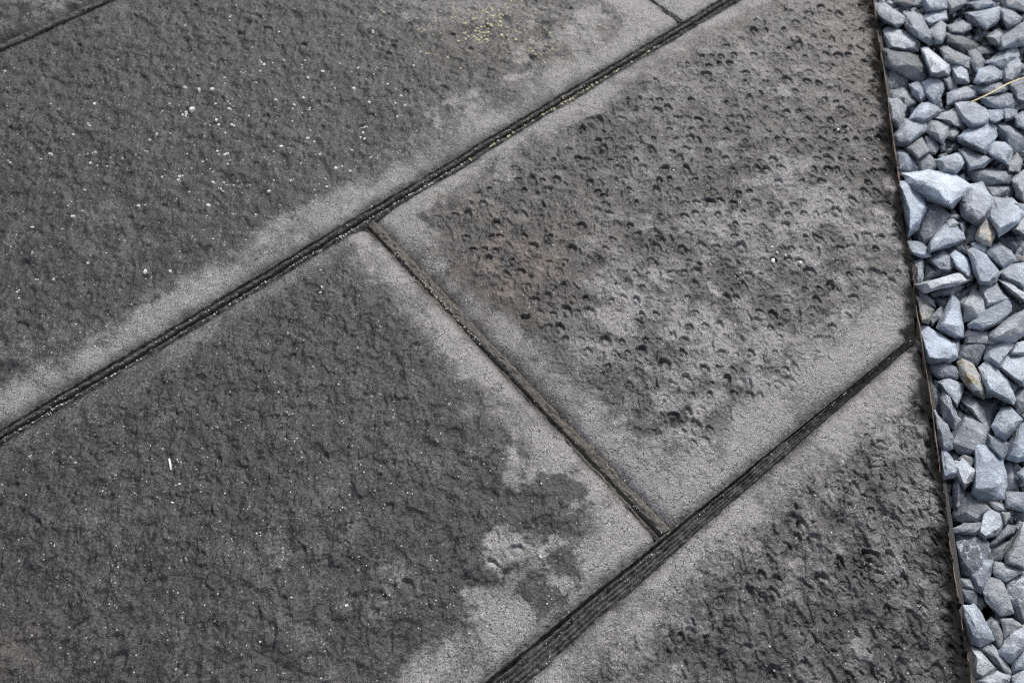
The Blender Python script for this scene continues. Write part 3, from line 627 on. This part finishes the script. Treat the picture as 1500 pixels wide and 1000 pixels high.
def make_traced(w, tone, s, i):
    rs = np.random.RandomState(100 + i)
    ox, oy = OFF[w]
    pts = np.array([[float(a) for a in p.split(',')] for p in s.split()]) / 4.0 + (ox, oy)
    c = pts.mean(0)
    ext = np.linalg.norm(at(*pts.max(0))[:2] - at(*pts.min(0))[:2])
    size = ext * 0.62
    lay = (tone - 5) * 0.0022 + rs.uniform(-.003, .003)
    if tone <= 3: lay -= 0.006
    z0 = GRAV_Z + lay
    grow = 1.12 if tone > 3 else 1.24
    th = size * rs.uniform(.38, .55)
    pts = c + (pts - c) * grow
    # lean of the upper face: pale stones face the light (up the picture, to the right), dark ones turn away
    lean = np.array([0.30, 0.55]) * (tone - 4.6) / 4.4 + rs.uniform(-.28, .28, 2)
    V = []
    r_ax = np.array([rs.uniform(-1, 1), rs.uniform(-1, 1)])
    for p in pts:
        V.append(at(p[0], p[1], z0 + rs.uniform(-.12, .12) * th))
        V.append(np.array(at(*(c + (p - c) * 0.80), z0 - th * 0.9)))
        rel = (p - c) / (np.abs(pts - c).max() + 1e-6)
        sh = rs.uniform(.50, .78)
        zz = z0 + th * (0.62 + rs.uniform(-.1, .1)) - th * 0.75 * (rel[0] * lean[0] - rel[1] * lean[1]) * 1.0
        V.append(at(*(c + (p - c) * sh), min(max(zz, z0 + .12 * th), z0 + th * 1.15)))
    rc = c + (pts[rs.randint(len(pts))] - c) * rs.uniform(.05, .4)
    V.append(at(rc[0], rc[1], z0 + th * rs.uniform(.8, 1.1)))
    V = np.array(V); org = np.array([*at(c[0], c[1], z0)[:2], V[:, 2].min()])
    bm = bmesh.new()
    for v in V: bm.verts.new(Vector(v - org))
    r = bmesh.ops.convex_hull(bm, input=bm.verts[:])
    bmesh.ops.delete(bm, geom=[v for v in bm.verts if not v.link_faces], context='VERTS')
    finish_stone(bm, size, rs)
    me = bpy.data.meshes.new('gravel_stone'); bm.to_mesh(me); bm.free()
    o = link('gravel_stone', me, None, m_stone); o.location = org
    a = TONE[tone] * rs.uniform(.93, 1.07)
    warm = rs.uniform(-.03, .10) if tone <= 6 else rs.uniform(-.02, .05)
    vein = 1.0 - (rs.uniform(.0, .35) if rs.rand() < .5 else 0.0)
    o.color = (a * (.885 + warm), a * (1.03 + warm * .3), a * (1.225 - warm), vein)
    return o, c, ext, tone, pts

stones = [make_traced(w, t_, s_, i) for i, (w, t_, s_) in enumerate(G)]
PERP = []
NW = {k: sum(1 for x in G if x[0] == k) for k in (1, 2, 3, 4)}
BASE = {1: 0, 2: NW[1], 3: NW[1] + NW[2], 4: NW[1] + NW[2] + NW[3]}
def sid(w, k): return BASE[w] + k - 1

# stones that stand out: own colour and label; short is what neighbours are described by
MARK = {
 sid(2, 1): ('big pale wedge shaped stone against the slab edge, largest pale stone of the gravel', 'big pale wedge stone', None),
 sid(1, 1): ('long pale stone lying against the slab edge at the top of the gravel', 'long pale top stone', None),
 sid(1, 5): ('broad flat dark grey stone near the slab edge under two pale stones', 'broad flat dark stone', None),
 sid(1, 36): ('smooth pale rounded stone touched by the dry straw end', 'smooth stone at the straw', None),
 sid(2, 10): ('broad nearly white angular stone, right of the big pale wedge stone', 'broad whitish stone', None),
 sid(2, 13): ('small stone with white crust and brown stained left side', 'white crusted brown stone', (.30, .31, .33, .3)),
 sid(2, 23): ('smooth pale egg shaped upright stone above the middle of the gravel', 'pale egg shaped stone', None),
 sid(2, 32): ('thin slanting stone plate showing its bright sparkling broken edge', 'bright thin plate', (.50, .54, .60, 1.0)),
 sid(2, 35): ('cream and grey stone wedged against the slab edge above the joint end', 'cream and grey stone', (.27, .28, .29, 1.0)),
 sid(2, 39): ('angular stone with a bright right face and a dark lower left face', 'bright faced angular stone', None),
 sid(2, 43): ('flat pale stone with streaky bluish layers on its side', 'streaky pale flat stone', None),
 sid(3, 1): ('large pale rounded stone against the slab edge beside the joint end', 'pale stone by the joint end', None),
 sid(3, 8): ('leaning stone with golden brown speckled lower end', 'golden speckled stone', (.25, .26, .27, .6)),
 sid(3, 9): ('long pale leaning stone with a dark left face, right of the golden speckled stone', 'long pale leaning stone', None),
 sid(3, 14): ('thin dark plate standing on edge with a light rim', 'thin dark upright plate', (.15, .165, .185, 1.0)),
 sid(3, 15): ('pale rounded stone right of the thin dark upright plate', 'pale rounded stone', None),
 sid(3, 20): ('large mid grey speckled block below the smooth dark stones', 'large speckled grey block', None),
 sid(3, 22): ('large rough blue grey stone standing tall, biggest in the lower gravel', 'large rough tall stone', None),
 sid(3, 28): ('narrow dark streaky sliver upright against the slab edge', 'narrow streaky sliver', (.2, .225, .26, .4)),
 sid(4, 5): ('dark stone laced with white veins against the slab edge', 'white veined stone', (.16, .185, .225, .0)),
 sid(4, 9): ('small pointed stone with a white tip', 'white tipped stone', (.3, .33, .37, .6)),
 sid(4, 13): ('big dark stone mottled with white veins at the right of the gravel', 'big mottled veined stone', (.17, .19, .22, .0)),
 sid(4, 16): ('pale stone with a dark lower face against the slab edge near the bottom', 'pale stone with dark foot', None),
 sid(4, 19): ('big pale veined stone low at the right of the gravel', 'big pale veined stone', (.33, .37, .43, .35)),
 sid(4, 20): ('long blue grey ridged stone lowest along the slab edge', 'long ridged stone', None),
}
GROUP = 'crushed grey stones of the gravel strip'
TW = {0: 'dark', 1: 'dark', 2: 'dark', 3: 'dark', 4: 'dull grey', 5: 'mid grey', 6: 'mid grey', 7: 'light grey', 8: 'pale', 9: 'pale'}
used = set()
for i, (o, c, ext, tone, pts) in enumerate(stones):
    if i in MARK:
        lab, short, col = MARK[i]; used.add(lab)
        if col: o.color = col
        if 'gold' in short: o.data.materials[0] = m_gold
        if 'cream' in short or 'brown' in short: o.data.materials[0] = m_cream
        tag(o, lab, 'stone', GROUP)
dirs = ['right of', 'below and right of', 'below', 'below and left of', 'left of', 'above and left of', 'above', 'above and right of']
def shape_word(pts):
    q = pts - pts.mean(0); w_ = np.linalg.eigvalsh(q.T @ q)
    r = math.sqrt(w_[1] / max(w_[0], 1e-6))
    return 'sliver' if r > 2.6 else 'long stone' if r > 1.75 else 'blocky stone'
for i, (o, c, ext, tone, pts) in enumerate(stones):
    if i in MARK: continue
    sz = 'small' if ext < .042 else 'large' if ext > .075 else 'medium'
    near = sorted(MARK, key=lambda k: np.linalg.norm(stones[k][1] - c))
    done = False
    for how in ('', 'second', 'third', 'fourth'):
        for k in near[:4]:
            v = c - stones[k][1]; dr = dirs[int(round(math.atan2(v[1], v[0]) / (math.pi / 4))) % 8]
            dist = np.linalg.norm(v); far = 'just ' if dist < 34 else ''
            lab = f"{how + ' ' if how else ''}{sz} {TW[tone]} {shape_word(pts)} {far}{dr} the {MARK[k][1]}"
            if lab not in used and len(lab.split()) <= 16: done = True; break
        if done: break
    used.add(lab); tag(o, lab, 'stone', GROUP)

# ------------------------------------------------------------------ the rest of the gravel: deep layer and what lies outside the view
protos = []
for k in range(24):
    rs = np.random.RandomState(900 + k); bm = bmesh.new()
    for _ in range(13):
        v = rs.normal(size=3); v /= np.linalg.norm(v); v *= rs.uniform(.8, 1.0)
        bm.verts.new(Vector((v[0] * rs.uniform(.7, 1), v[1] * .72, v[2] * .58)))
    bmesh.ops.convex_hull(bm, input=bm.verts[:])
    bmesh.ops.delete(bm, geom=[v for v in bm.verts if not v.link_faces], context='VERTS')
    if k < 10: bmesh.ops.bevel(bm, geom=bm.edges[:], offset=.05, segments=1, affect='EDGES', clamp_overlap=True)
    bmesh.ops.triangulate(bm, faces=bm.faces[:]); bm.verts.index_update()
    protos.append((np.array([v.co[:] for v in bm.verts]), np.array([[v.index for v in f.verts] for f in bm.faces]))); bm.free()
co, fa, nb = [], [], 0
def drop(x, y, z, r, top=False):
    global nb
    V, F = protos[random.randrange(10) if top else random.randrange(10, 24)]
    q = Vector((random.gauss(0, .35), random.gauss(0, .35), random.random() * 6.28)); R = np.array(__import__('mathutils').Euler(q).to_matrix())
    co.append((V * r) @ R.T + (x, y, z)); fa.append(F + nb); nb += len(V)
kd = (LK[1] - LK[0]) / np.linalg.norm(LK[1] - LK[0]); kn = -nn if np.dot(nn, cM - kA) > 0 else nn
def inview(x, y):
    v = np.array([x, y, GRAV_Z]) - (0, 0, H); zc = v[1] * CP - v[2] * SP; 
    yc = v[1] * SP + v[2] * CP
    return 750 + FPX * v[0] / zc, 500 - FPX * yc / zc
for lev, zz in ((0, -0.088), (1, -0.066), (2, -0.047)):
    for a in np.arange(-.1, L + .1, 0.027):
        for b in np.arange(.014, .62, 0.027):
            p = kA + d * a + kn * b + np.random.RandomState(int(a * 1e4 + b * 1e6 + lev)).uniform(-.012, .012, 2)
            if b < .03: p = p + kn * .006
            drop(p[0], p[1], zz + random.uniform(-.006, .006), random.uniform(.013, .022))
for _ in range(4200):
    a, b = random.uniform(-.1, L + .1), random.uniform(.012, .5); p = kA + d * a + kn * b
    drop(p[0], p[1], random.uniform(-.044, -.031), random.uniform(.006, .0125))
for a in np.arange(-.1, L + .1, 0.034):
    for b in np.arange(.02, .62, 0.034):
        p = kA + d * a + kn * b + np.array([random.uniform(-.012, .012), random.uniform(-.012, .012)])
        px, py = inview(*p)
        if -22 < py < 1020 and px < 1513: continue
        drop(p[0], p[1], GRAV_Z + random.uniform(-.012, .004), random.uniform(.019, .034), True)
me = bpy.data.meshes.new('gravel'); me.from_pydata(np.vstack(co).tolist(), [], np.vstack(fa).tolist())
o = link('gravel', me, None, m_stone); o.color = (.27, .312, .365, 1.0); tag(o, 'deeper layer of crushed grey stones under the loose top stones', 'gravel', kind='stuff')

# ------------------------------------------------------------------ grit, lichen
def zat(px, py): return 0.0
def scatter(name, spots, mat, label, cat, flat):
    co, fa, nb = [], [], 0
    for (x, y, z, r) in spots:
        k = random.randint(5, 7); ph = random.random() * 6.28
        ring = [(x + r * random.uniform(.45, 1.35) * math.cos(ph + 6.283 * i / k), y + r * random.uniform(.45, 1.35) * math.sin(ph + 6.283 * i / k), z - .3 * r) for i in range(k)]
        up = [(x + (p[0] - x) * .6, y + (p[1] - y) * .6, z + r * flat * random.uniform(.6, 1)) for p in ring]
        co += ring + up
        for i in range(k):
            j = (i + 1) % k; fa.append((nb + i, nb + j, nb + k + j, nb + k + i))
        fa.append(tuple(nb + k + i for i in range(k))); nb += 2 * k
    me = bpy.data.meshes.new(name); me.from_pydata(co, [], fa)
    return tag(link(name, me, None, mat), label, cat, kind='stuff')
# height lookup on the finished slabs
dg = bpy.context.evaluated_depsgraph_get()
from mathutils.bvhtree import BVHTree
def surf(x, y):
    h_ = S.ray_cast(dg, Vector((x, y, .3)), Vector((0, 0, -1)), distance=.5)
    return h_[1].z if h_[0] else 0.0
dg.update()
spots, lich = [], []
def cluster(cx, cy, sx, sy, n_, rlo, rhi, out, pw=2.5):
    for _ in range(n_):
        px, py = random.gauss(cx, sx), random.gauss(cy, sy)
        k = random.choice((1, 1, 1, 2, 3))
        for _ in range(k):
            p = at(px + random.gauss(0, 2.5) * (k > 1), py + random.gauss(0, 3) * (k > 1))
            if sdist(LK, p[0], p[1]) * side(LK, cM) < .02: continue
            r = (rlo + (rhi - rlo) * random.random() ** pw)
            out.append((p[0], p[1], surf(p[0], p[1]), r))
for a in ((300, 170, 60, 40, 45), (420, 200, 90, 70, 80), (120, 220, 60, 60, 36), (220, 280, 120, 40, 50), (520, 130, 80, 60, 40), (150, 400, 110, 60, 36), (300, 60, 160, 50, 30)):
    cluster(*a, .0009, .0040, spots)
for a in ((300, 700, 250, 170, 150), (600, 600, 180, 160, 100), (960, 260, 60, 30, 40), (1050, 330, 120, 130, 60), (1200, 830, 110, 110, 60), (800, 880, 150, 70, 40)):
    cluster(*a, .0005, .0018, spots)
cluster(970, 255, 25, 6, 12, .001, .0025, spots)
for px, py, r in ((282, 162, .0045), (272, 131, .003), (292, 133, .0035), (312, 134, .0035), (340, 185, .003), (387, 95, .003), (473, 105, .003), (75, 226, .003), (108, 198, .0028), (305, 302, .003), (413, 216, .003), (330, 228, .003), (525, 103, .003), (518, 131, .003), (588, 143, .003),
                  (1133, 382, .0052), (1130, 364, .003), (1138, 371, .0032), (1150, 376, .003), (1172, 387, .0038), (1185, 389, .0014), (1193, 390, .0014), (1228, 191, .003), (1241, 189, .003), (1236, 193, .002), (508, 887, .003), (253, 736, .003), (263, 710, .002), (472, 422, .003), (470, 430, .003), (80, 411, .003), (57, 411, .002), (792, 815, .003)):
    p = at(px, py); spots.append((p[0], p[1], surf(p[0], p[1]), r * (1.45 if px < 620 and py < 340 else 1.0)))
# grains caught on the lips of the joints
def along(l, a, b, offm, n_, out, r0, r1):
    dd = (l[1] - l[0]); 
    for _ in range(n_):
        t_ = random.uniform(a, b); p = par(l, offm + random.gauss(0, .0012)); q = p[0] + dd * t_
        out.append((q[0], q[1], surf(q[0], q[1]), random.uniform(r0, r1)))
along(LA, 0, .55, -.0084, 260, spots, .0006, .0017); along(LA, .0, .95, .0010, 110, spots, .0005, .0013)
along(LB, 0, 1, .002, 40, spots, .0006, .0015); along(LD, .1, .5, -.0035, 36, spots, .0008, .0017); along(LD, .5, 1, -.003, 10, spots, .0006, .0014)
along(LC, 0, .8, -.006, 25, spots, .0006, .0013)
along(LA, .52, .88, -.0072, 260, lich, .0012, .0027); along(LA, .62, .82, .003, 30, lich, .0007, .0015); along(LE, .2, 1, .002, 14, lich, .0008, .0016)
along(LD, .22, .42, -.002, 30, lich, .0008, .0017)
cluster(715, 35, 20, 16, 60, .0016, .0046, lich, 1.5); cluster(720, 40, 70, 26, 110, .0012, .0034, lich, 1.8); cluster(790, 75, 28, 12, 34, .0014, .0034, lich)
random.shuffle(spots)
scatter('grit', spots, m_grit, 'pale sand grains and crumbs lying on the dark slabs', 'grit', .55)
scatter('lichen', lich, m_lich, 'pale yellow lichen crumbs on the upper slab and along the long joint', 'lichen', .4)

# ------------------------------------------------------------------ straw and twig
def tube(name, pts, rad, mat, flat=1.0):
    pts = [Vector(p) for p in pts]; co, fa = [], []; k = 6
    for i, p in enumerate(pts):
        a = (pts[min(i + 1, len(pts) - 1)] - pts[max(i - 1, 0)]).normalized()
        s_ = a.cross(Vector((0, 0, 1))).normalized(); u_ = s_.cross(a)
        for j in range(k):
            th = 6.28318 * j / k; co.append(p + s_ * math.cos(th) * rad[i] + u_ * math.sin(th) * rad[i] * flat)
    for i in range(len(pts) - 1):
        for j in range(k):
            fa.append((i * k + j, i * k + (j + 1) % k, (i + 1) * k + (j + 1) % k, (i + 1) * k + j))
    fa.append(tuple(range(k))[::-1]); fa.append(tuple((len(pts) - 1) * k + j for j in range(k)))
    me = bpy.data.meshes.new(name); me.from_pydata([tuple(c) for c in co], [], fa)
    for f in me.polygons: f.use_smooth = True
    return link(name, me, None, mat)
sp = [(1416, 151.5), (1424, 149), (1440, 142), (1456, 134), (1475, 123.5), (1492, 116.5), (1512, 110), (1535, 104)]
tag(tube('grass_blade', [at(x, y, GRAV_Z + .022 + .004 * math.sin(i * .8)) for i, (x, y) in enumerate(sp)], [.0005, .0012, .0014, .0015, .0015, .0014, .0011, .0007], m_straw, .45),
    'dry yellow grass blade lying across the gravel stones', 'straw')
tp = [(248, 672), (249, 677), (250, 683), (250.5, 689)]
q = [at(x, y, 0) for x, y in tp]
tag(tube('twig', [(p[0], p[1], surf(p[0], p[1]) + .0012) for p in q], [.0011, .0014, .0014, .0009], m_twig), 'tiny white twig lying on the lower left slab', 'twig')
